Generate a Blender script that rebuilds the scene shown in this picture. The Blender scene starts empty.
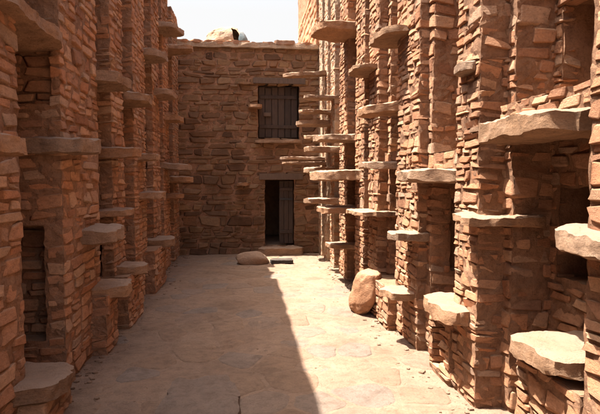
import bpy, math, random
from mathutils import Vector, Matrix, Euler, noise

random.seed(7)
R = random.Random(11)
sc = bpy.context.scene
C = sc.collection

# ------------------------------------------------------------------ camera, sky, sun, exposure
EYE = Vector((0.0, 0.0, 1.6))
cam_d = bpy.data.cameras.new('camera')
cam_d.sensor_width = 36.0
cam_d.lens = 31.2
cam_d.clip_end = 2000
cam = bpy.data.objects.new('camera', cam_d)
C.objects.link(cam)
cam.location = EYE
cam.rotation_euler = (math.radians(90 - 3.0), 0, math.radians(-6.0))
sc.camera = cam

SUN = Vector((-1.0, 0.22, 2.72)).normalized()          # towards the sun
el = math.asin(SUN.z)
az = math.atan2(SUN.x, SUN.y)
world = bpy.data.worlds.new('World')
sc.world = world
world.use_nodes = True
wn = world.node_tree
sky = wn.nodes.new('ShaderNodeTexSky')
sky.sky_type = 'NISHITA'
sky.sun_disc = False
sky.sun_elevation = el
sky.sun_rotation = az
sky.air_density = 1.0
sky.dust_density = 6.0
sky.ozone_density = 0.6
bg = wn.nodes['Background']
bg.inputs['Strength'].default_value = 0.10
# dry-season haze whitens the lower sky all round the horizon and thins out upwards
tc = wn.nodes.new('ShaderNodeTexCoord')
sep = wn.nodes.new('ShaderNodeSeparateXYZ')
wn.links.new(tc.outputs['Generated'], sep.inputs[0])
mr = wn.nodes.new('ShaderNodeMapRange')
mr.inputs['From Min'].default_value = 0.30; mr.inputs['From Max'].default_value = 0.65
mr.inputs['To Min'].default_value = 0.95; mr.inputs['To Max'].default_value = 0.0
wn.links.new(sep.outputs['Z'], mr.inputs['Value'])
mx = wn.nodes.new('ShaderNodeMix'); mx.data_type = 'RGBA'
mx.inputs[7].default_value = (2.05, 2.03, 1.99, 1)
wn.links.new(mr.outputs[0], mx.inputs[0])
wn.links.new(sky.outputs['Color'], mx.inputs[6])
wn.links.new(mx.outputs[2], bg.inputs['Color'])

sun_d = bpy.data.lights.new('sun', 'SUN')
sun_d.energy = 4.6
sun_d.angle = math.radians(0.5)
sun_d.color = (1.0, 0.95, 0.88)
sun = bpy.data.objects.new('sun', sun_d)
C.objects.link(sun)
sun.rotation_euler = SUN.to_track_quat('Z', 'Y').to_euler()
sun.location = (-6, 4, 14)

vs = sc.view_settings
vs.view_transform = 'Standard'
vs.look = 'None'
vs.gamma = 1.0
vs.use_curve_mapping = False
vs.exposure = 2.22
sc.cycles.use_denoising = True
sc.cycles.max_bounces = 8
sc.cycles.diffuse_bounces = 6

# ------------------------------------------------------------------ materials
def ramp(nt, stops, interp='LINEAR'):
    r = nt.nodes.new('ShaderNodeValToRGB')
    r.color_ramp.interpolation = interp
    e = r.color_ramp.elements
    e[0].position, e[0].color = stops[0][0], (*stops[0][1], 1)
    e[1].position, e[1].color = stops[-1][0], (*stops[-1][1], 1)
    for p, c in stops[1:-1]:
        x = e.new(p); x.color = (*c, 1)
    return r

def noise_node(nt, vec, scale, detail=5, rough=0.6, stretch=None):
    if stretch:
        m = nt.nodes.new('ShaderNodeMapping')
        m.inputs['Scale'].default_value = stretch
        nt.links.new(vec, m.inputs['Vector']); vec = m.outputs['Vector']
    n = nt.nodes.new('ShaderNodeTexNoise')
    n.inputs['Scale'].default_value = scale
    n.inputs['Detail'].default_value = detail
    n.inputs['Roughness'].default_value = rough
    nt.links.new(vec, n.inputs['Vector'])
    return n

def mix(nt, fac, a, b, blend='MIX'):
    m = nt.nodes.new('ShaderNodeMix'); m.data_type = 'RGBA'; m.blend_type = blend
    for sock, v in ((m.inputs[0], fac), (m.inputs[6], a), (m.inputs[7], b)):
        if isinstance(v, (int, float)): sock.default_value = v
        elif isinstance(v, tuple): sock.default_value = (*v, 1)
        else: nt.links.new(v, sock)
    return m.outputs[2]

def math_node(nt, op, a, b=None, clamp=False):
    m = nt.nodes.new('ShaderNodeMath'); m.operation = op; m.use_clamp = clamp
    for i, v in enumerate((a, b)):
        if v is None: continue
        if isinstance(v, (int, float)): m.inputs[i].default_value = v
        else: nt.links.new(v, m.inputs[i])
    return m.outputs[0]

def earth_material(name, stops, per_object=True, dust=(0.38, 0.24, 0.145), dust_amt=0.55, bump=0.7, streak=True, fine=60.0, mott=0.65, stain=0.75):
    m = bpy.data.materials.new(name); m.use_nodes = True
    nt = m.node_tree
    bs = nt.nodes['Principled BSDF']
    geo = nt.nodes.new('ShaderNodeNewGeometry')
    pos = geo.outputs['Position']
    r = ramp(nt, stops)
    if per_object:
        oi = nt.nodes.new('ShaderNodeObjectInfo')
        v = oi.outputs['Random']
        # each stone is sampled in a different place
        add = nt.nodes.new('ShaderNodeVectorMath'); add.operation = 'SCALE'
        comb = nt.nodes.new('ShaderNodeCombineXYZ')
        for i in range(3): nt.links.new(v, comb.inputs[i])
        nt.links.new(comb.outputs[0], add.inputs[0]); add.inputs['Scale'].default_value = 37.0
        a2 = nt.nodes.new('ShaderNodeVectorMath'); a2.operation = 'ADD'
        nt.links.new(pos, a2.inputs[0]); nt.links.new(add.outputs[0], a2.inputs[1])
        tpos = a2.outputs[0]
        nt.links.new(v, r.inputs['Fac'])
    else:
        tpos = pos
        n0 = noise_node(nt, pos, 1.6, 6, 0.65)
        f = math_node(nt, 'MULTIPLY_ADD', n0.outputs['Fac'], 2.0)
        f.node.inputs[2].default_value = -0.5
        nt.links.new(f, r.inputs['Fac'])
    col = r.outputs['Color']
    n1 = noise_node(nt, tpos, 11.0, 8, 0.7, (1, 1, 2.4) if streak else None)
    r1 = ramp(nt, [(0.30, (0.50, 0.46, 0.43)), (0.52, (0.98, 0.98, 0.98)), (0.75, (1.28, 1.22, 1.12))])
    nt.links.new(n1.outputs['Fac'], r1.inputs['Fac'])
    col = mix(nt, mott, col, r1.outputs['Color'], 'MULTIPLY')
    n2 = noise_node(nt, tpos, fine, 6, 0.75)
    r2 = ramp(nt, [(0.33, (0.45, 0.42, 0.40)), (0.48, (1.0, 1.0, 1.0)), (0.72, (1.22, 1.2, 1.15))])
    nt.links.new(n2.outputs['Fac'], r2.inputs['Fac'])
    col = mix(nt, 0.55, col, r2.outputs['Color'], 'MULTIPLY')
    # broad weathering: soot-brown and buff patches running over neighbouring stones
    n4 = noise_node(nt, pos, 1.3, 6, 0.68, (1, 1, 0.55))
    r4 = ramp(nt, [(0.34, (0.62, 0.60, 0.58)), (0.47, (0.95, 0.96, 0.97)), (0.56, (1.05, 1.04, 1.02)), (0.70, (1.18, 1.24, 1.28))])
    nt.links.new(n4.outputs['Fac'], r4.inputs['Fac'])
    col = mix(nt, stain, col, r4.outputs['Color'], 'MULTIPLY')
    # wind-blown dust settles on faces that look up
    sx = nt.nodes.new('ShaderNodeSeparateXYZ'); nt.links.new(geo.outputs['Normal'], sx.inputs[0])
    up = math_node(nt, 'MULTIPLY', sx.outputs['Z'], 1.3, True)
    up2 = math_node(nt, 'MULTIPLY', up, dust_amt)
    n3 = noise_node(nt, pos, 5.0, 5, 0.7)
    up3 = math_node(nt, 'MULTIPLY', up2, math_node(nt, 'MULTIPLY', n3.outputs['Fac'], 1.9), True)
    col = mix(nt, up3, col, dust)
    nt.links.new(col, bs.inputs['Base Color'])
    bs.inputs['Roughness'].default_value = 0.95
    bs.inputs['Specular IOR Level'].default_value = 0.15
    nb = noise_node(nt, tpos, 26.0, 8, 0.72, (1, 1, 2.0) if streak else None)
    b1 = nt.nodes.new('ShaderNodeBump'); b1.inputs['Strength'].default_value = bump; b1.inputs['Distance'].default_value = 0.03
    nt.links.new(nb.outputs['Fac'], b1.inputs['Height'])
    b2 = nt.nodes.new('ShaderNodeBump'); b2.inputs['Strength'].default_value = bump * 0.8; b2.inputs['Distance'].default_value = 0.008
    nb2 = noise_node(nt, tpos, fine * 2, 4, 0.7)
    nt.links.new(nb2.outputs['Fac'], b2.inputs['Height']); nt.links.new(b1.outputs[0], b2.inputs['Normal'])
    nt.links.new(b2.outputs[0], bs.inputs['Normal'])
    return m

STONE = earth_material('sandstone', [(0.0, (0.246, 0.115, 0.064)), (0.14, (0.381, 0.17, 0.086)), (0.28, (0.442, 0.225, 0.125)), (0.42, (0.332, 0.165, 0.095)), (0.55, (0.405, 0.193, 0.1)),
                                     (0.68, (0.491, 0.281, 0.164)), (0.80, (0.332, 0.215, 0.146)), (0.90, (0.442, 0.193, 0.095)), (1.0, (0.405, 0.248, 0.153))])
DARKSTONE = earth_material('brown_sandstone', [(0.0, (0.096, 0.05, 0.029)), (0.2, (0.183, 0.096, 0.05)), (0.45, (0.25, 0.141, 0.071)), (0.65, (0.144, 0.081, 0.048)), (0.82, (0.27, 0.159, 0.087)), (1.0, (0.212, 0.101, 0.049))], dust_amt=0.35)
SLAB = earth_material('slab_schist', [(0.0, (0.281, 0.163, 0.095)), (0.3, (0.386, 0.222, 0.126)), (0.6, (0.316, 0.204, 0.136)), (0.8, (0.421, 0.235, 0.131)), (1.0, (0.351, 0.183, 0.097))], dust=(0.35, 0.248, 0.178), dust_amt=0.65, bump=0.9)
MUD = earth_material('mud_mortar', [(0.0, (0.237, 0.123, 0.07)), (0.5, (0.308, 0.164, 0.095)), (1.0, (0.368, 0.208, 0.124))], per_object=False, streak=False, bump=1.0)
PLASTER = earth_material('pale_render', [(0.0, (0.352, 0.24, 0.16)), (0.5, (0.416, 0.296, 0.2)), (1.0, (0.464, 0.344, 0.248))], per_object=False, streak=False)
GROUND = earth_material('trodden_earth', [(0.0, (0.222, 0.142, 0.095)), (0.5, (0.275, 0.182, 0.124)), (1.0, (0.316, 0.215, 0.149))], per_object=False, streak=False, dust=(0.316, 0.215, 0.148), dust_amt=0.3, bump=0.9, mott=0.8, stain=0.8)
FLAG = earth_material('flagstone_rock', [(0.0, (0.248, 0.156, 0.101)), (0.3, (0.288, 0.19, 0.126)), (0.5, (0.271, 0.173, 0.113)), (0.7, (0.248, 0.183, 0.141)), (0.85, (0.213, 0.173, 0.146)), (1.0, (0.3, 0.183, 0.113))], streak=False, dust=(0.311, 0.211, 0.145), dust_amt=0.3, bump=1.0, stain=0.8, mott=0.85)
PITDARK = earth_material('pit_dark', [(0.0, (0.05, 0.042, 0.038)), (1.0, (0.07, 0.06, 0.05))], dust_amt=0.08, streak=False)  # near-black colour stands in for the dark inside of a floor pit
GREYBLUE = earth_material('blue_grey_stone', [(0.0, (0.085, 0.12, 0.14)), (1.0, (0.12, 0.155, 0.165))], dust_amt=0.2, streak=False)

def wood_material(name, a, b):
    m = bpy.data.materials.new(name); m.use_nodes = True
    nt = m.node_tree; bs = nt.nodes['Principled BSDF']
    geo = nt.nodes.new('ShaderNodeNewGeometry')
    oi = nt.nodes.new('ShaderNodeObjectInfo')
    n = noise_node(nt, geo.outputs['Position'], 22.0, 7, 0.7, (3, 3, 0.25))
    r = ramp(nt, [(0.3, a), (0.7, b)])
    nt.links.new(n.outputs['Fac'], r.inputs['Fac'])
    v = math_node(nt, 'MULTIPLY_ADD', oi.outputs['Random'], 0.5); v.node.inputs[2].default_value = 0.7
    cx = nt.nodes.new('ShaderNodeCombineXYZ')
    for i in range(3): nt.links.new(v, cx.inputs[i])
    nt.links.new(mix(nt, 1.0, r.outputs['Color'], cx.outputs[0], 'MULTIPLY'), bs.inputs['Base Color'])
    bs.inputs['Roughness'].default_value = 0.85
    b1 = nt.nodes.new('ShaderNodeBump'); b1.inputs['Strength'].default_value = 0.6; b1.inputs['Distance'].default_value = 0.01
    nt.links.new(n.outputs['Fac'], b1.inputs['Height']); nt.links.new(b1.outputs[0], bs.inputs['Normal'])
    return m
WOOD = wood_material('old_door_wood', (0.03, 0.018, 0.012), (0.085, 0.05, 0.032))
BEAM = wood_material('weathered_beam', (0.07, 0.042, 0.028), (0.16, 0.10, 0.065))
IRON = bpy.data.materials.new('dark_iron'); IRON.use_nodes = True
IRON.node_tree.nodes['Principled BSDF'].inputs['Base Color'].default_value = (0.03, 0.025, 0.022, 1)
IRON.node_tree.nodes['Principled BSDF'].inputs['Roughness'].default_value = 0.7

# ------------------------------------------------------------------ object helpers
WP = {}                                     # world position of every object that parents others

def link(o, parent, wloc):
    C.objects.link(o)
    wloc = Vector(wloc)
    if parent is not None:
        o.parent = parent
        o.location = wloc - WP[parent.name]
    else:
        o.location = wloc
    WP[o.name] = wloc
    return o

def tag(o, label=None, cat=None, group=None, kind=None):
    if label: o['label'] = label
    if cat: o['category'] = cat
    if group: o['group'] = group
    if kind: o['kind'] = kind
    return o

def empty(name, loc):
    return link(bpy.data.objects.new(name, None), None, loc)

def mesh_obj(name, verts, faces, mat, parent=None, smooth=False, base=False):
    vs_ = [Vector(v) for v in verts]
    lo = Vector((min(v[i] for v in vs_) for i in range(3))); hi = Vector((max(v[i] for v in vs_) for i in range(3)))
    c = (lo + hi) / 2
    if base: c.z = lo.z
    me = bpy.data.meshes.new(name)
    me.from_pydata([tuple(v - c) for v in vs_], [], faces)
    me.materials.append(mat)
    if smooth:
        me.polygons.foreach_set('use_smooth', [True] * len(me.polygons))
    me.update()
    if smooth == 'worn': me.set_sharp_from_angle(angle=math.radians(36))
    return link(bpy.data.objects.new(name, me), parent, c)

def wobble(p, amp=0.015, f=7.0):
    a = noise.noise_vector(p * f)
    b = noise.noise_vector(p * f * 2.9 + Vector((9, 4, 1)))
    return (a + b * 0.75) * amp

def grid_panel(V, F, O, u, n, width, z0, z1, holes=(), res=0.035, amp=0.015, hole_depth=0.5):
    """A rough mortar face with openings; every opening gets a niche behind it."""
    us = sorted(set([0.0, width] + [h[k] for h in holes for k in (0, 1) if 0 < h[k] < width]))
    zs = sorted(set([z0, z1] + [h[k] for h in holes for k in (2, 3) if z0 < h[k] < z1]))
    def fill(bp):
        out = []
        for a, b in zip(bp, bp[1:]):
            k = max(1, round((b - a) / res))
            out += [a + (b - a) * i / k for i in range(k)]
        return out + [bp[-1]]
    us, zs = fill(us), fill(zs)
    base = len(V)
    for z in zs:
        for a in us:
            p = O + u * a + Vector((0, 0, z))
            V.append(p + wobble(p, amp))
    W = len(us)
    for j in range(len(zs) - 1):
        zc = (zs[j] + zs[j + 1]) / 2
        for i in range(W - 1):
            uc = (us[i] + us[i + 1]) / 2
            if any(h[0] < uc < h[1] and h[2] < zc < h[3] for h in holes): continue
            k = base + j * W + i
            F.append((k, k + 1, k + W + 1, k + W))
    for h in holes:
        a0, a1 = h[0] - 0.01, h[1] + 0.01
        b0, b1 = h[2] - 0.01, h[3] + 0.01
        d = h[4] if len(h) > 4 else hole_depth
        k = len(V)
        for dd in (0.0, d):
            for (a, b) in ((a0, b0), (a1, b0), (a1, b1), (a0, b1)):
                V.append(O + u * a + Vector((0, 0, b)) - n * dd)
        for q in range(4):
            r_ = (q + 1) % 4
            F.append((k + q, k + r_, k + 4 + r_, k + 4 + q))
        F.append((k + 4, k + 5, k + 6, k + 7))

# --- a library of stones: chamfered, knocked about blocks of unit size
def make_stone(seed):
    r = random.Random(seed)
    V = []; F = []
    c = r.uniform(0.08, 0.2)
    ch = [r.uniform(0.07, 0.21) for _ in range(24)]
    idx = {}
    q = 0
    for sx in (-1, 1):
        for sy in (-1, 1):
            for sz in (-1, 1):
                j = Vector((sx * r.uniform(-.15, .05), sy * r.uniform(-.07, .03), sz * r.uniform(-.17, .06)))
                for ax in range(3):
                    s = Vector((sx, sy, sz)) * 0.5
                    p = s.copy()
                    for b in range(3):
                        if b != ax: p[b] -= math.copysign(ch[q] * r.uniform(0.5, 1.1), s[b])
                    idx[(sx, sy, sz, ax)] = len(V); V.append(p + j); q += 1
                F.append(tuple(idx[(sx, sy, sz, a)] for a in range(3)))
    for ax in range(3):
        b, c2 = [k for k in range(3) if k != ax]
        for s in (-1, 1):
            f = []
            for (tb, tc) in ((-1, -1), (1, -1), (1, 1), (-1, 1)):
                k = [0, 0, 0]; k[ax] = s; k[b] = tb; k[c2] = tc
                f.append(idx[(*k, ax)])
            F.append(tuple(f))
        for tb in (-1, 1):
            for tc in (-1, 1):
                k0 = [0, 0, 0]; k1 = [0, 0, 0]
                k0[b] = k1[b] = tb; k0[c2] = k1[c2] = tc; k0[ax] = -1; k1[ax] = 1
                F.append((idx[(*k0, b)], idx[(*k1, b)], idx[(*k1, c2)], idx[(*k0, c2)]))
    return V, F
LIB = {}
def stone_lib(mat, n=36):
    if mat.name not in LIB:
        out = []
        for i in range(n):
            V, F = make_stone(100 + i)
            me = bpy.data.meshes.new('stone'); me.from_pydata([tuple(v) for v in V], [], F); me.materials.append(mat); me.update()
            import bmesh
            bm = bmesh.new(); bm.from_mesh(me); bmesh.ops.recalc_face_normals(bm, faces=bm.faces); bm.to_mesh(me); bm.free()
            nrm = [Vector((0, 0, 0)) for _ in me.vertices]       # every vertex takes the normal of its broad face: edges read worn
            for p in me.polygons:
                if len(p.vertices) == 4 and max(abs(c) for c in p.normal) > 0.9 and p.area > 0.25:
                    for vi in p.vertices: nrm[vi] = p.normal.copy()
            for v in me.vertices:
                if nrm[v.index].length < 0.5: nrm[v.index] = v.normal.copy()
            me.polygons.foreach_set('use_smooth', [True] * len(me.polygons))
            me.normals_split_custom_set_from_vertices([tuple(n) for n in nrm])
            out.append(me)
        LIB[mat.name] = out
    return LIB[mat.name]

def put_stone(parent, c, u, n, L, D, H, mat=None, tilt=0.045, name='stone'):
    me = R.choice(stone_lib(mat or STONE))
    o = bpy.data.objects.new(name, me)
    C.objects.link(o)
    o.parent = parent
    base = Matrix((u, n, Vector((0, 0, 1)))).transposed()
    if base.determinant() < 0:
        base = Matrix((-u, n, Vector((0, 0, 1)))).transposed()
    fl = Matrix.Diagonal((R.choice((-1, 1)), 1, R.choice((-1, 1))))
    if fl.determinant() < 0: fl = Matrix.Diagonal((fl[0][0], -1, fl[2][2]))
    rot = (base @ Euler((R.gauss(0.095, tilt), R.gauss(0, tilt), R.gauss(0, tilt * .7))).to_matrix()) @ fl
    M = rot.to_4x4() @ Matrix.Diagonal((L, D, H, 1))
    o.matrix_basis = Matrix.Translation(Vector(c) - WP[parent.name]) @ M
    return o

def free_spans(a, b, zc0, zc1, holes):
    spans = [(a, b)]
    for h in holes:
        if min(zc1, h[3]) - max(zc0, h[2]) < 0.35 * (zc1 - zc0): continue
        out = []
        for s in spans:
            if h[1] <= s[0] or h[0] >= s[1]: out.append(s); continue
            if h[0] - s[0] > 0.03: out.append((s[0], h[0]))
            if s[1] - h[1] > 0.03: out.append((h[1], s[1]))
        spans = out
    return spans

PROUD = [1.0]
def lay_span(parent, O, u, n, a, b, z, h, lr, mat, store=None):
    x = a
    while b - x > 0.03:
        L = R.uniform(*lr)
        if R.random() < 0.12: L *= 1.5
        if b - x - L < lr[0] * 0.6: L = b - x
        parts = [(z, h)]
        if h > 0.075 and L < 0.24 and R.random() < 0.5:
            t = R.uniform(0.35, 0.65); parts = [(z, h * t), (z + h * t, h * (1 - t))]
        for (zz, hh) in parts:
            d = R.uniform(0.10, 0.17)
            pr = R.uniform(-0.003, 0.013) * PROUD[0]
            c = O + u * (x + L / 2) + Vector((0, 0, zz + hh / 2)) + n * (pr - d / 2)
            args = (c, u, n, max(0.03, L - R.uniform(-0.004, 0.014)), d, max(0.02, hh - R.uniform(-0.004, 0.012)), mat)
            if store is None: put_stone(parent, *args)
            else: store.append(args)
        x += L

def set_stones(core, store, mat, cap=300):
    """The largest stones become parts one by one; what is left over is joined."""
    if len(store) > cap:
        store.sort(key=lambda t: -t[3] * t[5])
        rest = store[cap:]; store = store[:cap]
        V = []; F = []
        for (c, uu, nn, L, Dp, Hh, m) in rest:
            v, f = make_stone(R.randrange(9999))
            k = len(V)
            V += [c + uu * (p.x * L) + nn * (p.y * Dp) + UP * (p.z * Hh) for p in v]
            F += [tuple(i + k for i in g) for g in f]
        tag(mesh_obj('small_stones', V, F, mat, core), kind='stuff')
    for t in store: put_stone(core, *t)

def courses(z0, z1, hr):
    z = z0
    while z < z1 - 0.02:
        h = R.uniform(*hr)
        if R.random() < 0.12: h *= 1.45
        if z1 - z - h < 0.04: h = z1 - z
        yield z, h
        z += h

UP = Vector((0, 0, 1))
def visible_top(y): return 1.6 + 0.375 * y + 0.35

def pier(root, s, X, yn, yf, D, H, z0=0.0, ztop=None, fholes=(), kholes=(), hr=(0.032, 0.105), lr=(0.06, 0.30), name='pier', res=0.035, far=False, label=None, mat=STONE, stones=True, mortar=None, inset=0.009):
    V = []; F = []
    nf = Vector((-s, 0, 0)); uf = Vector((0, 1, 0)); us = Vector((s, 0, 0)); nn = Vector((0, -1, 0))
    Of = Vector((s * (X + inset), yn + inset, 0))
    grid_panel(V, F, Of, uf, nf, yf - yn - 2 * inset, z0 - 0.05, H, fholes, res)
    grid_panel(V, F, Of, us, nn, D, z0 - 0.05, H, kholes, res)
    grid_panel(V, F, Vector((s * (X + inset), yf - inset, 0)), us, -nn, D, z0 - 0.05, H, (), 0.09)
    k = len(V)
    V += [Vector((s * (X + inset), yn + inset, H)), Vector((s * (X + D), yn + inset, H)), Vector((s * (X + D), yf - inset, H)), Vector((s * (X + inset), yf - inset, H))]
    F.append((k, k + 1, k + 2, k + 3))
    core = mesh_obj(name, V, F, mortar or MUD, root, base=True)
    if label: core['label'] = label
    if not stones: return core
    Ofr = Vector((s * X, yn, 0))
    top = min(H, ztop if ztop else visible_top(yf))
    store = []
    for z, h in courses(z0, top, hr):
        a = min(R.uniform(0.10, 0.30), yf - yn)
        b = min(R.uniform(0.10, 0.30), D)
        if yf - yn - a < 0.06: a = yf - yn
        for hh in kholes:
            if z + h > hh[2] and z < hh[3]: b = min(b, max(0.08, hh[0]))
        p1, p2 = R.uniform(-0.002, 0.011), R.uniform(-0.002, 0.011)
        c = Ofr + uf * (a / 2 - p2 / 2) + us * (b / 2 - p1 / 2) + UP * (z + h / 2)
        store.append((c, uf, nf, a + p2 - 0.008, b + p1, h - R.uniform(-0.003, 0.01), mat))
        for (q0, q1) in free_spans(a, yf - yn, z, z + h, fholes):
            lay_span(core, Ofr, uf, nf, q0, q1, z, h, lr, mat, store)
        for (q0, q1) in free_spans(b, D, z, z + h, kholes):
            lay_span(core, Ofr, us, nn, q0, q1, z, h, (lr[0] * 1.3, lr[1] * 1.3), mat, store)
    for hh in kholes:                            # shallow niches are walled up behind
        if hh[4] < 0.3:
            for z, h in courses(hh[2], hh[3], (0.06, 0.13)):
                lay_span(core, Ofr - nn * (hh[4] - 0.01), us, nn, hh[0], hh[1], z, h, (0.1, 0.3), mat, store)
    set_stones(core, store, mat)
    return core

def masonry_wall(root, name, O, u, n, width, z0, z1, holes=(), hr=(0.06, 0.13), lr=(0.14, 0.36), zs0=None, zs1=None, res=0.045, mat=STONE, hole_depth=0.55, cap=None, us0=0.0):
    V = []; F = []
    grid_panel(V, F, O - n * 0.011, u, n, width, z0, z1, holes, res, hole_depth=hole_depth)
    core = mesh_obj(name, V, F, MUD, root, base=True)
    store = []
    for z, h in courses(zs0 if zs0 is not None else z0, zs1 if zs1 is not None else z1, hr):
        for (a, b) in free_spans(us0, width, z, z + h, holes):
            lay_span(core, O, u, n, a, b, z, h, lr, mat, store)
    set_stones(core, store, mat, cap or 300)
    return core

def block_mesh(lo, hi, res=0.05, amp=0.012, f=6.0, round_=0.16, taper=None, seed=0, plan_round=5.0, plain=False):
    """A rough stone block or slab between two corners: rounded outline, chipped edges, uneven faces."""
    lo, hi = Vector(lo), Vector(hi)
    c = (lo + hi) / 2; hs = (hi - lo) / 2
    nx = [max(2, min(44, round(2 * hs[i] / res))) for i in range(3)]
    nx[2] = max(3, nx[2])
    pts = {}; V = []; F = []
    off = Vector((seed * 7.3, seed * 3.1, seed * 1.7))
    def vert(i, j, k):
        key = (i, j, k)
        if key in pts: return pts[key]
        q = Vector((2 * i / nx[0] - 1, 2 * j / nx[1] - 1, 2 * k / nx[2] - 1))
        # outline in plan: pull corners in
        m = max(abs(q.x), abs(q.y))
        if m > 0 and not plain:
            r_ = (abs(q.x) ** plan_round + abs(q.y) ** plan_round) ** (1 / plan_round)
            sc_ = m / r_ if r_ > 0 else 1
            ang = math.atan2(q.y, q.x)
            wob = 1 + m * (0.15 * noise.noise(Vector((math.cos(ang) * 1.5, math.sin(ang) * 1.5, seed * 2.7))) + 0.06 * noise.noise(Vector((math.cos(ang) * 4.5, math.sin(ang) * 4.5, seed * 5.7))) + 0.025 * noise.noise(Vector((math.cos(ang) * 11, math.sin(ang) * 11, seed * 5.7))))
            q.x *= sc_ * wob; q.y *= sc_ * wob
        # edges fall away
        e = 0.0 if plain else max(0.0, (m - (1 - round_)) / round_)
        q.z *= 1 - 0.34 * e * e * (0.6 + 0.8 * noise.noise(Vector((q.x * 2.2, q.y * 2.2, seed * 1.3)))) 
        p = Vector((c.x + q.x * hs.x, c.y + q.y * hs.y, c.z + q.z * hs.z))
        if taper: p.z += taper(q) 
        d = noise.noise_vector(p * f + off) * amp + noise.noise_vector(p * f * 2.7 + off) * amp * 0.6 + noise.noise_vector(p * f * 7 + off) * amp * 0.3
        V.append(p + d)
        pts[key] = len(V) - 1
        return pts[key]
    for ax in range(3):
        b, d = [k for k in range(3) if k != ax]
        for s in (0, nx[ax]):
            for i in range(nx[b]):
                for j in range(nx[d]):
                    f_ = []
                    for (di, dj) in ((0, 0), (1, 0), (1, 1), (0, 1)):
                        k = [0, 0, 0]; k[ax] = s; k[b] = i + di; k[d] = j + dj
                        f_.append(vert(*k))
                    if (s == 0) == (ax != 1): f_.reverse()
                    F.append(tuple(f_))
    return V, F

SEED = [1]
def slab(root, s, Xtip, Xin, y0, y1, z, t, name='step_slab', mat=None, droop=0.0, label=None, skew=0.0, amp=0.015):
    """A flat stone bedded in the wall and reaching into the alley; z is the top."""
    SEED[0] += 1
    t *= 1.22
    lo = (min(s * Xtip, s * Xin), y0, z - t); hi = (max(s * Xtip, s * Xin), y1, z)
    def tp(q):
        tip = (-s * q.x + 1) / 2
        return -droop * tip + skew * q.y
    V, F = block_mesh(lo, hi, res=0.028, amp=amp, seed=SEED[0], taper=tp)
    c = Vector(((lo[0] + hi[0]) / 2, (y0 + y1) / 2, 0)); hw = (hi[0] - lo[0]) / 2
    r_ = random.Random(SEED[0] * 13)
    nar, shear, thin = r_.uniform(0.0, 0.34), r_.uniform(-0.18, 0.18) * (y1 - y0), r_.uniform(0.0, 0.3)
    for v in V:                                  # every slab has its own taper and slant
        tp_ = (-s * (v.x - c.x) / hw + 1) / 2
        v.y = c.y + (v.y - c.y) * (1 - nar * tp_ * tp_) + shear * tp_ * tp_
        v.z = z - (z - v.z) * (1 - thin * tp_)
    o = mesh_obj(name, V, F, mat or SLAB, root, smooth='worn')
    if label: o['label'] = label
    return o

def boulder(name, c, size, rot=(0, 0, 0), mat=None, parent=None, seed=1, amp=0.16, sub=4, knock=0.9):
    import bmesh
    bm = bmesh.new(); bmesh.ops.create_icosphere(bm, subdivisions=sub, radius=1)
    off = Vector((seed * 3.3, seed * 1.9, seed * 7.7))
    E = Euler(rot).to_matrix()
    V = []
    for v in bm.verts:
        p = v.co.copy()
        k = 1 + amp * noise.noise(p * 1.3 + off) * 1.6 + amp * 0.6 * noise.noise(p * 3.1 + off) + amp * 0.25 * noise.noise(p * 7 + off)
        # planar knocks
        q = p * k
        for i in range(14):
            d = noise.noise_vector(Vector((i * 5.1, seed * 2.3, 1.1))).normalized()
            t = q.dot(d); lim = 0.62 + 0.2 * ((i * 37 + seed * 13) % 10) / 10
            if t > lim: q -= d * (t - lim) * knock
        q = E @ Vector((q.x * size[0], q.y * size[1], q.z * size[2]))
        V.append(Vector(c) + q)
    F = [tuple(v.index for v in f.verts) for f in bm.faces]
    bm.free()
    return mesh_obj(name, V, F, mat or STONE, parent, base=True, smooth='worn')

def box_obj(name, lo, hi, mat, parent, bev=0.006, rot=None):
    lo, hi = Vector(lo), Vector(hi)
    b = bev
    V = []; F = []
    x = (lo.x, lo.x + b, hi.x - b, hi.x); y = (lo.y, lo.y + b, hi.y - b, hi.y)
    V, F = [], []
    import bmesh
    bm = bmesh.new()
    bmesh.ops.create_cube(bm, size=1.0)
    for v in bm.verts:
        v.co = Vector((lo[i] + (v.co[i] + 0.5) * (hi[i] - lo[i]) for i in range(3)))
        v.co += Vector((R.uniform(-1, 1), R.uniform(-1, 1), R.uniform(-1, 1))) * b * 0.5
    bmesh.ops.bevel(bm, geom=bm.edges[:], offset=b, segments=1, affect='EDGES')
    bm.verts.index_update()
    V = [v.co.copy() for v in bm.verts]; F = [tuple(v.index for v in f.verts) for f in bm.faces]
    bm.free()
    return mesh_obj(name, V, F, mat, parent)

def simple_box(V, F, lo, hi):
    k = len(V)
    for z in (lo[2], hi[2]):
        for (x, y) in ((lo[0], lo[1]), (hi[0], lo[1]), (hi[0], hi[1]), (lo[0], hi[1])): V.append(Vector((x, y, z)))
    F += [(k, k + 3, k + 2, k + 1), (k + 4, k + 5, k + 6, k + 7), (k, k + 1, k + 5, k + 4), (k + 1, k + 2, k + 6, k + 5), (k + 2, k + 3, k + 7, k + 6), (k + 3, k, k + 4, k + 7)]

# ------------------------------------------------------------------ ground
def gz(x, y):
    p = Vector((x, y, 0))
    return 0.030 * noise.noise(p * 0.9) + 0.016 * noise.noise(p * 2.6 + Vector((3, 1, 0))) + 0.006 * noise.noise(p * 9) - 0.012

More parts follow.
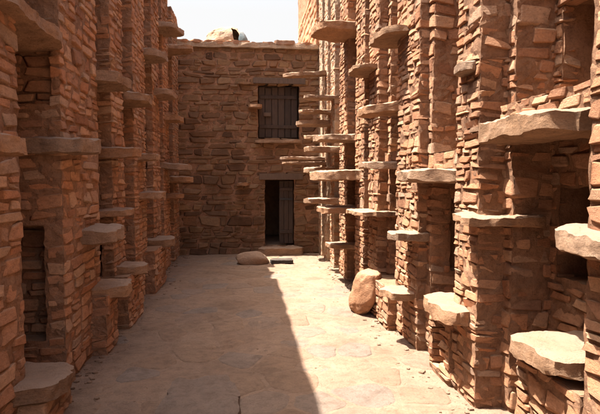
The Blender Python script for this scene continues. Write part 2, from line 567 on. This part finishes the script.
V = []; F = []
xs = [-2.3 + 0.05 * i for i in range(97)]; ys = [-3.0 + 0.06 * i for i in range(250)]
for y in ys:
    for x in xs: V.append(Vector((x, y, gz(x, y))))
W = len(xs)
for j in range(len(ys) - 1):
    for i in range(W - 1):
        k = j * W + i; F.append((k, k + 1, k + W + 1, k + W))
ground = tag(mesh_obj('ground', V, F, GROUND, None, smooth=True), kind='structure')
V = [Vector((-150, -150, -0.12)), Vector((150, -150, -0.12)), Vector((150, 150, -0.12)), Vector((-150, 150, -0.12))]
tag(mesh_obj('terrain', V, [(0, 1, 2, 3)], GROUND), kind='structure')

# flagstones trodden into the earth: an irregular pavement with narrow earth joints
seeds = []
cell = 0.36
for jy in range(-1, 27):
    for jx in range(-1, 10):
        seeds.append(Vector((-1.45 + (jx + 0.5 * (jy % 2) + R.uniform(-0.36, 0.36)) * cell, 1.9 + (jy + R.uniform(-0.36, 0.36)) * cell * 0.98)))
def clip(poly, m, d):
    out = []
    for a, b in zip(poly, poly[1:] + poly[:1]):
        sa, sb = (a - m).dot(d), (b - m).dot(d)
        if sa <= 0: out.append(a)
        if sa * sb < 0: out.append(a + (b - a) * (sa / (sa - sb)))
    return out
for p in seeds:
    if not (-1.38 < p.x < 1.55 and 2.0 < p.y < 11.0) or R.random() < 0.14: continue
    poly = [p + Vector(q) for q in ((-.5, -.5), (.5, -.5), (.5, .5), (-.5, .5))]
    for q in seeds:
        if q is not p and (q - p).length < 1.0: poly = clip(poly, (p + q) / 2, (q - p).normalized())
    if len(poly) < 3: continue
    ring = []
    for a, b in zip(poly, poly[1:] + poly[:1]):        # break the straight sides
        ring.append(a * 0.86 + b * 0.14); ring.append(a * 0.5 + b * 0.5); ring.append(a * 0.14 + b * 0.86)
    ring = [v + Vector((noise.noise(Vector((v.x * 6, v.y * 6, 3))), noise.noise(Vector((v.x * 6, v.y * 6, 9))))) * 0.022 for v in ring]
    lift = R.uniform(-0.004, 0.009)
    V = []; F = []; n_ = len(ring)
    for (k, zz) in ((0.965, -0.018), (0.92, -0.004), (0.84, 0.0), (0.5, 0.001)):
        for v in ring:
            w = p + (v - p) * k
            V.append(Vector((w.x, w.y, gz(w.x, w.y) + lift + zz)))
    for l in range(3):
        for i in range(n_):
            j = (i + 1) % n_; F.append((l * n_ + i, l * n_ + j, (l + 1) * n_ + j, (l + 1) * n_ + i))
    F.append(tuple(range(3 * n_, 4 * n_)))
    mesh_obj('flagstone', V, F, FLAG, ground, smooth=True)

# grit and pebbles
V = []; F = []
for t in range(2000):
    edge = R.random() < 0.72
    y = 2.2 + 9.0 * R.random() ** 1.3
    x = R.choice((-1.38, 1.56)) + R.gauss(0, 0.12) if edge else R.uniform(-1.3, 1.5)
    r = 0.0025 + (0.016 if edge else 0.004) * R.random() ** 4
    v, f = make_stone(R.randrange(60)); k = len(V)
    a = R.uniform(0, 6.28); ca, sa = math.cos(a), math.sin(a)
    zz = gz(x, y)
    V += [Vector((x + (p.x * ca - p.y * sa) * 2.4 * r, y + (p.x * sa + p.y * ca) * 1.8 * r, zz + r * 0.3 + p.z * 1.3 * r)) for p in v]
    F += [tuple(i + k for i in g) for g in f]
tag(mesh_obj('gravel', V, F, FLAG), 'loose pebbles and grit scattered over the earth floor', 'gravel', kind='stuff')

# ------------------------------------------------------------------ granary along the sunlit side
HR = 6.0
RX = 1.6
right = tag(empty('granary_row', (RX + 1.0, 6.5, 0)), 'sunlit granary of rubble stone piers with projecting step slabs', 'granary')
right_piers = [  # yn, yf, depth
    dict(yn=0.3, yf=0.9, D=0.5, stones=False),
    dict(yn=1.65, yf=2.30, D=0.5, hr=(0.06, 0.13), lr=(0.12, 0.32)),
    dict(yn=3.45, yf=3.85, D=0.5),
    dict(yn=4.70, yf=5.42, D=0.45, kholes=[(0.16, 0.43, 0.75, 1.42, 0.4)]),
    dict(yn=6.20, yf=6.68, D=0.45, kholes=[(0.15, 0.43, 0.62, 1.4, 0.3)]),
    dict(yn=6.96, yf=7.50, D=0.45, kholes=[(0.12, 0.42, 0.35, 1.05, 0.35)]),
    dict(yn=8.12, yf=8.80, D=0.45),
    dict(yn=9.30, yf=9.75, D=0.45, mortar=PLASTER, inset=0.004),
    dict(yn=10.10, yf=10.50, D=0.45, mortar=PLASTER, inset=0.001),
    dict(yn=10.80, yf=11.28, D=0.45, mortar=PLASTER, inset=-0.002),
]
for p in right_piers:
    pier(right, 1, RX, H=HR, **p)
# set-back jamb strips on the near side of the piers
for (yn, w, back) in ((3.35, 0.10, 0.20), (4.60, 0.10, 0.09), (6.10, 0.10, 0.12), (8.02, 0.10, 0.14)):
    pier(right, 1, RX + back, yn, yn + w + 0.05, 0.5 - back, HR, name='jamb', lr=(0.08, 0.2),
         kholes=[(0.18, 0.39, 0.75, 1.42, 0.3)] if yn == 4.60 else (), hr=(0.05, 0.14))
# recessed cell walls closing the bays
bays = [(-1.5, 0.3), (0.9, 1.65), (2.30, 3.45), (3.85, 4.70), (5.42, 6.2), (6.68, 6.96), (7.5, 8.12), (8.8, 9.3), (9.75, 10.1), (10.5, 10.8)]
for (a, b) in bays:
    w = b - a
    D = 0.48 if a < 4 else 0.42
    seen = a > 2.0
    holes = []
    if w > 0.55 and seen:
        for zz in (0.95, 2.15, 3.3):
            holes.append((w - 0.55, w - 0.12, zz, zz + 0.6, 0.5))
    O = Vector((RX + D, a - 0.05, 0))
    if seen:
        masonry_wall(right, 'cell_wall', O, Vector((0, 1, 0)), Vector((-1, 0, 0)), w + 0.1, -0.05, HR, holes, zs0=0.0, zs1=min(HR, visible_top(b)), us0=0.0)
    else:
        V = []; F = []
        grid_panel(V, F, O, Vector((0, 1, 0)), Vector((-1, 0, 0)), w + 0.1, -0.05, HR, (), 0.1)
        mesh_obj('cell_wall', V, F, MUD, right, base=True)
V = []; F = []
simple_box(V, F, (RX + 1.15, -1.5, -0.05), (RX + 4.0, 11.25, HR - 0.05))
mesh_obj('rear_wall', V, F, MUD, right, base=True)
V, F = block_mesh((RX + 0.02, -1.5, HR), (RX + 4.0, 11.28, HR + 0.16), res=0.5, plain=True)
mesh_obj('roof', V, F, MUD, right, base=True)

# step slabs:  tip, inner, y0, y1, top z, thickness, droop
for (tip, inn, y0, y1, z, t, dr) in (
    (1.46, 2.0, 2.46, 3.42, 1.98, 0.115, 0.02), (1.50, 2.05, 2.40, 2.90, 0.70, 0.09, 0.0), (1.44, 1.9, 1.95, 2.52, 1.37, 0.11, 0.0),
    (1.45, 2.0, 3.27, 3.63, 1.36, 0.06, 0.0), (1.52, 1.9, 3.50, 3.84, 2.45, 0.08, 0.02),
    (1.41, 1.95, 3.58, 4.22, 0.66, 0.12, 0.0), (1.36, 1.95, 3.96, 4.74, 1.69, 0.10, 0.01),
    (1.37, 1.9, 4.66, 5.05, 1.11, 0.07, 0.01), (1.34, 1.9, 4.78, 5.2, 0.52, 0.08, 0.0),
    (1.33, 1.95, 5.40, 6.05, 1.80, 0.06, 0.0), (1.28, 1.95, 5.32, 6.0, 2.47, 0.09, 0.07), (1.34, 1.95, 5.05, 5.75, 3.15, 0.07, 0.03),
    (1.30, 1.9, 5.95, 6.95, 1.22, 0.055, 0.0), (1.32, 1.9, 6.3, 7.0, 3.03, 0.05, 0.02),
    (1.02, 1.9, 7.15, 8.15, 1.75, 0.12, 0.02), (1.10, 1.9, 7.4, 8.3, 1.20, 0.08, 0.0), (1.10, 1.9, 7.5, 8.35, 2.28, 0.085, 0.0),
    (1.06, 1.9, 7.7, 8.5, 3.98, 0.14, 0.06), (1.28, 1.9, 7.8, 8.3, 0.60, 0.07, 0.0), (1.06, 1.9, 8.8, 9.25, 1.28, 0.08, 0.0),
    (1.08, 1.9, 8.85, 9.35, 2.18, 0.08, 0.0), (1.06, 1.9, 9.2, 9.7, 1.84, 0.08, 0.02), (1.1, 1.9, 9.4, 9.8, 2.42, 0.06, 0.0),
    (0.98, 1.9, 9.8, 10.2, 2.74, 0.08, 0.02), (1.08, 1.9, 9.3, 9.7, 3.12, 0.05, 0.0), (0.78, 1.9, 10.2, 10.5, 3.78, 0.07, 0.10),
    (0.72, 1.9, 10.4, 10.85, 2.06, 0.06, 0.0), (0.76, 1.9, 10.2, 10.6, 1.95, 0.045, 0.0), (1.05, 1.9, 9.7, 10.1, 2.92, 0.06, 0.0)):
    slab(right, 1, tip, inn, y0, y1, z, t, droop=dr, skew=R.uniform(-0.012, 0.012))
# sill blocks and rubble on the thresholds
for (xx, y0, y1, z0, z1) in ((1.70, 2.34, 3.36, 1.97, 2.12), (1.67, 3.88, 4.66, 1.68, 1.87), (1.67, 5.44, 6.15, 1.79, 1.95)):
    pier(right, 1, xx, y0, y1, 0.4, z1 - 0.03, z0=z0, ztop=z1, name='sill_wall', hr=(0.06, 0.13), lr=(0.10, 0.26))
# plinth under the third bay
pier(right, 1, 1.50, 5.35, 6.15, 0.5, 0.44, ztop=0.44, name='plinth')
pier(right, 1, 1.57, 3.84, 4.3, 0.4, 0.55, ztop=0.55, name='plinth', fholes=[(0.09, 0.37, 0.04, 0.42, 0.35)])
pier(right, 1, 1.60, 2.30, 2.9, 0.45, 0.55, ztop=0.55, name='plinth')

# ------------------------------------------------------------------ granary along the shaded side
HL = 4.95
LX = 1.4
left = tag(empty('granary_row', (-LX - 1.0, 6.5, 0)), 'shaded granary of orange rubble piers facing the sunlit one', 'granary')
left_piers = [
    dict(yn=0.2, yf=0.9, D=0.45, stones=False),
    dict(yn=1.5, yf=2.1, D=0.45),
    dict(yn=2.6, yf=3.44, D=0.45, hr=(0.06, 0.13), lr=(0.12, 0.34)),
    dict(yn=4.18, yf=5.2, D=0.45, hr=(0.06, 0.12), lr=(0.14, 0.36), kholes=[(0.14, 0.44, 0.34, 1.24, 0.22), (0.06, 0.43, 2.18, 2.68, 0.10)]),
    dict(yn=5.71, yf=6.26, D=0.45, kholes=[(0.12, 0.42, 0.5, 1.0, 0.4)]),
    dict(yn=6.81, yf=7.6, D=0.45),
    dict(yn=8.2, yf=8.85, D=0.45, kholes=[(0.1, 0.42, 1.7, 2.4, 0.4)]),
    dict(yn=9.2, yf=9.9, D=0.45),
    dict(yn=10.45, yf=11.28, D=0.45),
]
for p in left_piers:
    pier(left, -1, LX, H=HL, **p)
prev = -1.5
for p in left_piers:
    a, b = prev, p['yn']; prev = p['yf']
    w = b - a
    O = Vector((-LX - 0.42, a - 0.05, 0))
    if a > 2.0:
        holes = [(w - 0.5, w - 0.1, zz, zz + 0.6, 0.5) for zz in (0.5, 1.6, 2.7)] if w > 0.45 else []
        masonry_wall(left, 'cell_wall', O, Vector((0, 1, 0)), Vector((1, 0, 0)), w + 0.1, -0.05, HL, holes, zs0=0.0, zs1=min(HL, visible_top(b)))
    else:
        V = []; F = []
        grid_panel(V, F, O, Vector((0, 1, 0)), Vector((1, 0, 0)), w + 0.1, -0.05, HL, (), 0.1)
        mesh_obj('cell_wall', V, F, MUD, left, base=True)
V = []; F = []
simple_box(V, F, (-LX - 4.0, -1.5, -0.05), (-LX - 1.05, 11.25, HL - 0.05))
mesh_obj('rear_wall', V, F, MUD, left, base=True)
for (ya, yb, back) in ((-1.5, 8.75, 0.10), (8.75, 11.28, 0.20)):
    V = []; F = []
    Vb, Fb = block_mesh((-LX - 4.0, ya, HL), (-LX - back, yb, HL + 0.50), res=0.22, amp=0.02, f=2.2, plain=True)
    mesh_obj('roof', Vb, Fb, MUD, left, base=True)
# the niche in the flank of the second pier
box_obj('lintel', (-LX - 0.44, 4.155, 2.68), (-LX - 0.03, 4.30, 2.735), BEAM, left)

for (tip, inn, y0, y1, z, t, dr) in (
    (1.32, 1.8, 2.95, 4.25, 2.68, 0.105, 0.0), (1.18, 1.8, 2.6, 3.10, 1.83, 0.10, 0.0), (1.18, 1.85, 4.1, 4.75, 1.93, 0.10, 0.0), (1.12, 1.8, 4.6, 5.1, 1.18, 0.12, 0.0),
    (1.10, 1.8, 4.85, 5.3, 0.62, 0.11, 0.0), (1.14, 1.85, 3.20, 3.80, 0.34, 0.12, 0.0), (1.16, 1.8, 5.1, 5.7, 2.63, 0.10, 0.0), (1.16, 1.8, 6.2, 6.8, 2.62, 0.11, 0.0),
    (1.15, 1.8, 5.6, 6.0, 1.95, 0.12, 0.0), (1.16, 1.8, 7.0, 7.5, 1.96, 0.09, 0.02), (1.0, 1.8, 9.2, 10.0, 1.93, 0.10, 0.06), (1.14, 1.8, 7.1, 7.7, 1.44, 0.11, 0.0),
    (1.20, 1.8, 5.5, 5.85, 1.29, 0.07, 0.0), (1.12, 1.8, 5.8, 6.3, 0.65, 0.10, 0.0), (1.12, 1.8, 8.0, 8.6, 0.70, 0.11, 0.0), (0.98, 1.8, 9.9, 10.5, 4.10, 0.09, 0.0),
    (1.08, 1.8, 8.7, 9.4, 4.18, 0.09, 0.0), (1.16, 1.8, 9.5, 10.2, 1.35, 0.08, 0.0), (1.05, 1.8, 10.3, 10.9, 1.66, 0.10, 0.0), (1.12, 1.8, 8.3, 8.9, 3.02, 0.11, 0.0), (1.14, 1.8, 7.5, 8.2, 3.45, 0.10, 0.0),
    (1.15, 1.8, 9.3, 9.9, 2.75, 0.1, 0.0)):
    slab(left, -1, tip, inn, y0, y1, z, t, droop=dr, skew=R.uniform(-0.012, 0.012))
pier(left, -1, 1.26, 4.85, 5.25, 0.5, 0.54, ztop=0.54, name='plinth')
pier(left, -1, 1.24, 5.65, 6.5, 0.5, 0.56, ztop=0.56, name='plinth')
pier(left, -1, 1.26, 7.4, 8.4, 0.5, 0.60, ztop=0.60, name='plinth')
pier(left, -1, 1.24, 3.3, 3.8, 0.5, 0.23, ztop=0.23, name='plinth')

# ------------------------------------------------------------------ house closing the alley
BY = 11.3
HB = 4.40
house = tag(empty('stone_house', (0.1, BY + 2, 0)), 'flat-roofed rubble stone house with two doors closing the alley', 'house')
x0 = -1.75
doors = [(0.28 - x0, 1.17 - x0, 2.48, 3.66, 0.45), (0.42 - x0, 1.06 - x0, 0.16, 1.60, 2.4)]
PROUD[0] = 1.7
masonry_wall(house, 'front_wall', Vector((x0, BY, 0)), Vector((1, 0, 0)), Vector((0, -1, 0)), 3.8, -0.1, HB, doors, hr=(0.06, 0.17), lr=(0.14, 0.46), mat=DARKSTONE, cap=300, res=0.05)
V = []; F = []
PROUD[0] = 1.0
simple_box(V, F, (x0 - 0.3, BY + 2.6, -0.1), (2.2, BY + 4.5, HB - 0.04))
mesh_obj('rear_wall', V, F, MUD, house, base=True)
V, F = block_mesh((x0 - 0.2, BY - 0.07, HB), (2.15, BY + 4.5, HB + 0.11), res=0.1, amp=0.025, f=3.5, plain=True)
mesh_obj('roof', V, F, PLASTER, house, base=True)
xx = x0 + 0.1
while xx < 1.9:                                  # uneven coping stones along the roof edge
    L = R.uniform(0.22, 0.5)
    SEED[0] += 1
    Vb, Fb = block_mesh((xx, BY - 0.06 - R.uniform(0, 0.05), HB + 0.07), (xx + L - 0.02, BY + 0.3, HB + 0.07 + R.uniform(0.05, 0.11)), res=0.05, amp=0.016, seed=SEED[0])
    mesh_obj('coping_stone', Vb, Fb, STONE, house, smooth='worn')
    xx += L
box_obj('lintel', (0.18, BY - 0.035, 3.66), (1.3, BY + 0.2, 3.78), BEAM, house)
box_obj('lintel', (0.30, BY - 0.03, 1.60), (1.25, BY + 0.2, 1.73), BEAM, house)
d1 = box_obj('door', (0.30, BY + 0.18, 2.50), (1.15, BY + 0.21, 3.64), WOOD, house)
for i in range(6):
    box_obj('plank', (0.305 + 0.141 * i + R.uniform(-.006, .006), BY + 0.152, 2.505 + R.uniform(0, .03)), (0.435 + 0.141 * i + R.uniform(-.008, .004), BY + 0.178, 3.635 - R.uniform(0, .05)), WOOD, d1)
d2 = box_obj('door', (0.74, BY + 0.14, 0.19), (1.05, BY + 0.18, 1.58), WOOD, house)
for i in range(3):
    box_obj('plank', (0.742 + 0.103 * i, BY + 0.116, 0.195), (0.838 + 0.103 * i, BY + 0.139, 1.575), WOOD, d2)
for z_ in (2.72, 3.36):
    box_obj('batten', (0.32, BY + 0.128, z_), (1.13, BY + 0.1515, z_ + 0.075), WOOD, d1)
box_obj('lock', (0.40, BY + 0.095, 2.98), (0.56, BY + 0.1505, 3.06), BEAM, d1)
for z_ in (0.42, 1.36):
    box_obj('batten', (0.75, BY + 0.09, z_), (1.04, BY + 0.1155, z_ + 0.07), WOOD, d2)
box_obj('door_bar', (0.75, BY + 0.098, 1.15), (1.04, BY + 0.115, 1.20), IRON, d2, bev=0.003)
V, F = block_mesh((0.30, BY - 0.30, -0.05), (1.25, BY + 0.12, 0.15), res=0.06, amp=0.02, seed=77)
mesh_obj('doorstep', V, F, SLAB, house, smooth='worn')
for (xa, xb, z, t, out) in ((-0.20, 0.08, 1.54, 0.07, 0.22), (0.07, 0.36, 3.20, 0.07, 0.2), (0.2, 1.2, 2.46, 0.07, 0.14), (-0.15, 0.15, 3.68, 0.05, 0.1)):
    SEED[0] += 1
    V, F = block_mesh((xa, BY - out, z - t), (xb, BY + 0.25, z), res=0.05, amp=0.011, seed=SEED[0])
    mesh_obj('step_slab', V, F, SLAB, house, smooth='worn')

# small clay dome on its roof
dome = tag(empty('clay_dome', (-0.40, BY + 0.50, HB + 0.1)), 'small pale clay dome with a dark opening on the roof edge', 'dome')
V = []; F = []
nu, nv = 40, 14
for j in range(nv + 1):
    t = j / nv * math.pi / 2
    for i in range(nu):
        a = 2 * math.pi * i / nu
        p = Vector((0.46 * math.cos(a) * math.cos(t) ** 0.8, 0.42 * math.sin(a) * math.cos(t) ** 0.8, 0.47 * math.sin(t)))
        p += noise.noise_vector(p * 4) * 0.05 + noise.noise_vector(p * 11) * 0.025
        V.append(p + Vector((-0.40, BY + 0.50, HB + 0.08)))
for j in range(nv):
    for i in range(nu):
        k = j * nu + i; k2 = j * nu + (i + 1) % nu
        ang = 360 * (i + .5) / nu
        if 290 < ang < 318 and 1 < j < 8: continue
        F.append((k, k2, k2 + nu, k + nu))
mesh_obj('shell', V, F, PLASTER, dome, smooth=False, base=True)
boulder('capping_stone', (-0.02, BY + 0.24, HB + 0.20), (0.11, 0.15, 0.21), (0, -0.25, 0), GREYBLUE, dome, seed=6, sub=3, amp=0.1, knock=0.35)

# tower rising behind the house
tower = tag(empty('stone_tower', (2.4, 14.5, 0)), 'pale sunlit tower wall rising behind the house roof', 'tower')
pier(tower, 1, 1.62, 11.9, 16.0, 1.8, 7.2, z0=4.4, ztop=6.2, name='wall', hr=(0.12, 0.22), lr=(0.25, 0.6), res=0.12)

# ------------------------------------------------------------------ loose stones
tag(boulder('boulder', (0.14, 10.0, 0.06), (0.35, 0.22, 0.22), (0.1, 0.05, 0.3), SLAB, seed=4, knock=0.6), 'rounded boulder lying before the lower doorway', 'boulder')
V, F = block_mesh((0.48, 9.86, -0.01), (0.90, 10.12, 0.07), res=0.04, amp=0.01, seed=31)  # low block added in place of a pit sunk into the floor
tag(mesh_obj('pit_block', V, F, PITDARK, base=True, smooth='worn'), 'flat block coloured black to stand for a pit in the sunlit floor beside the boulder', 'pit')
V, F = block_mesh((-0.60, 3.2, -0.10), (-0.06, 4.1, 0.05), res=0.03, amp=0.022, seed=8, plan_round=3.6, round_=0.55)
tag(mesh_obj('bedrock_outcrop', V, F, FLAG, base=True, smooth='worn'), 'broad low bedrock slab breaking through the shaded floor', 'bedrock', kind='thing')
tag(boulder('leaning_stone', (1.43, 6.10, 0.24), (0.17, 0.26, 0.37), (0.42, 0.22, 0.1), STONE, seed=21, amp=0.16, knock=0.5, sub=5), 'tall curved stone leaning on the foot of the sunlit piers', 'boulder')
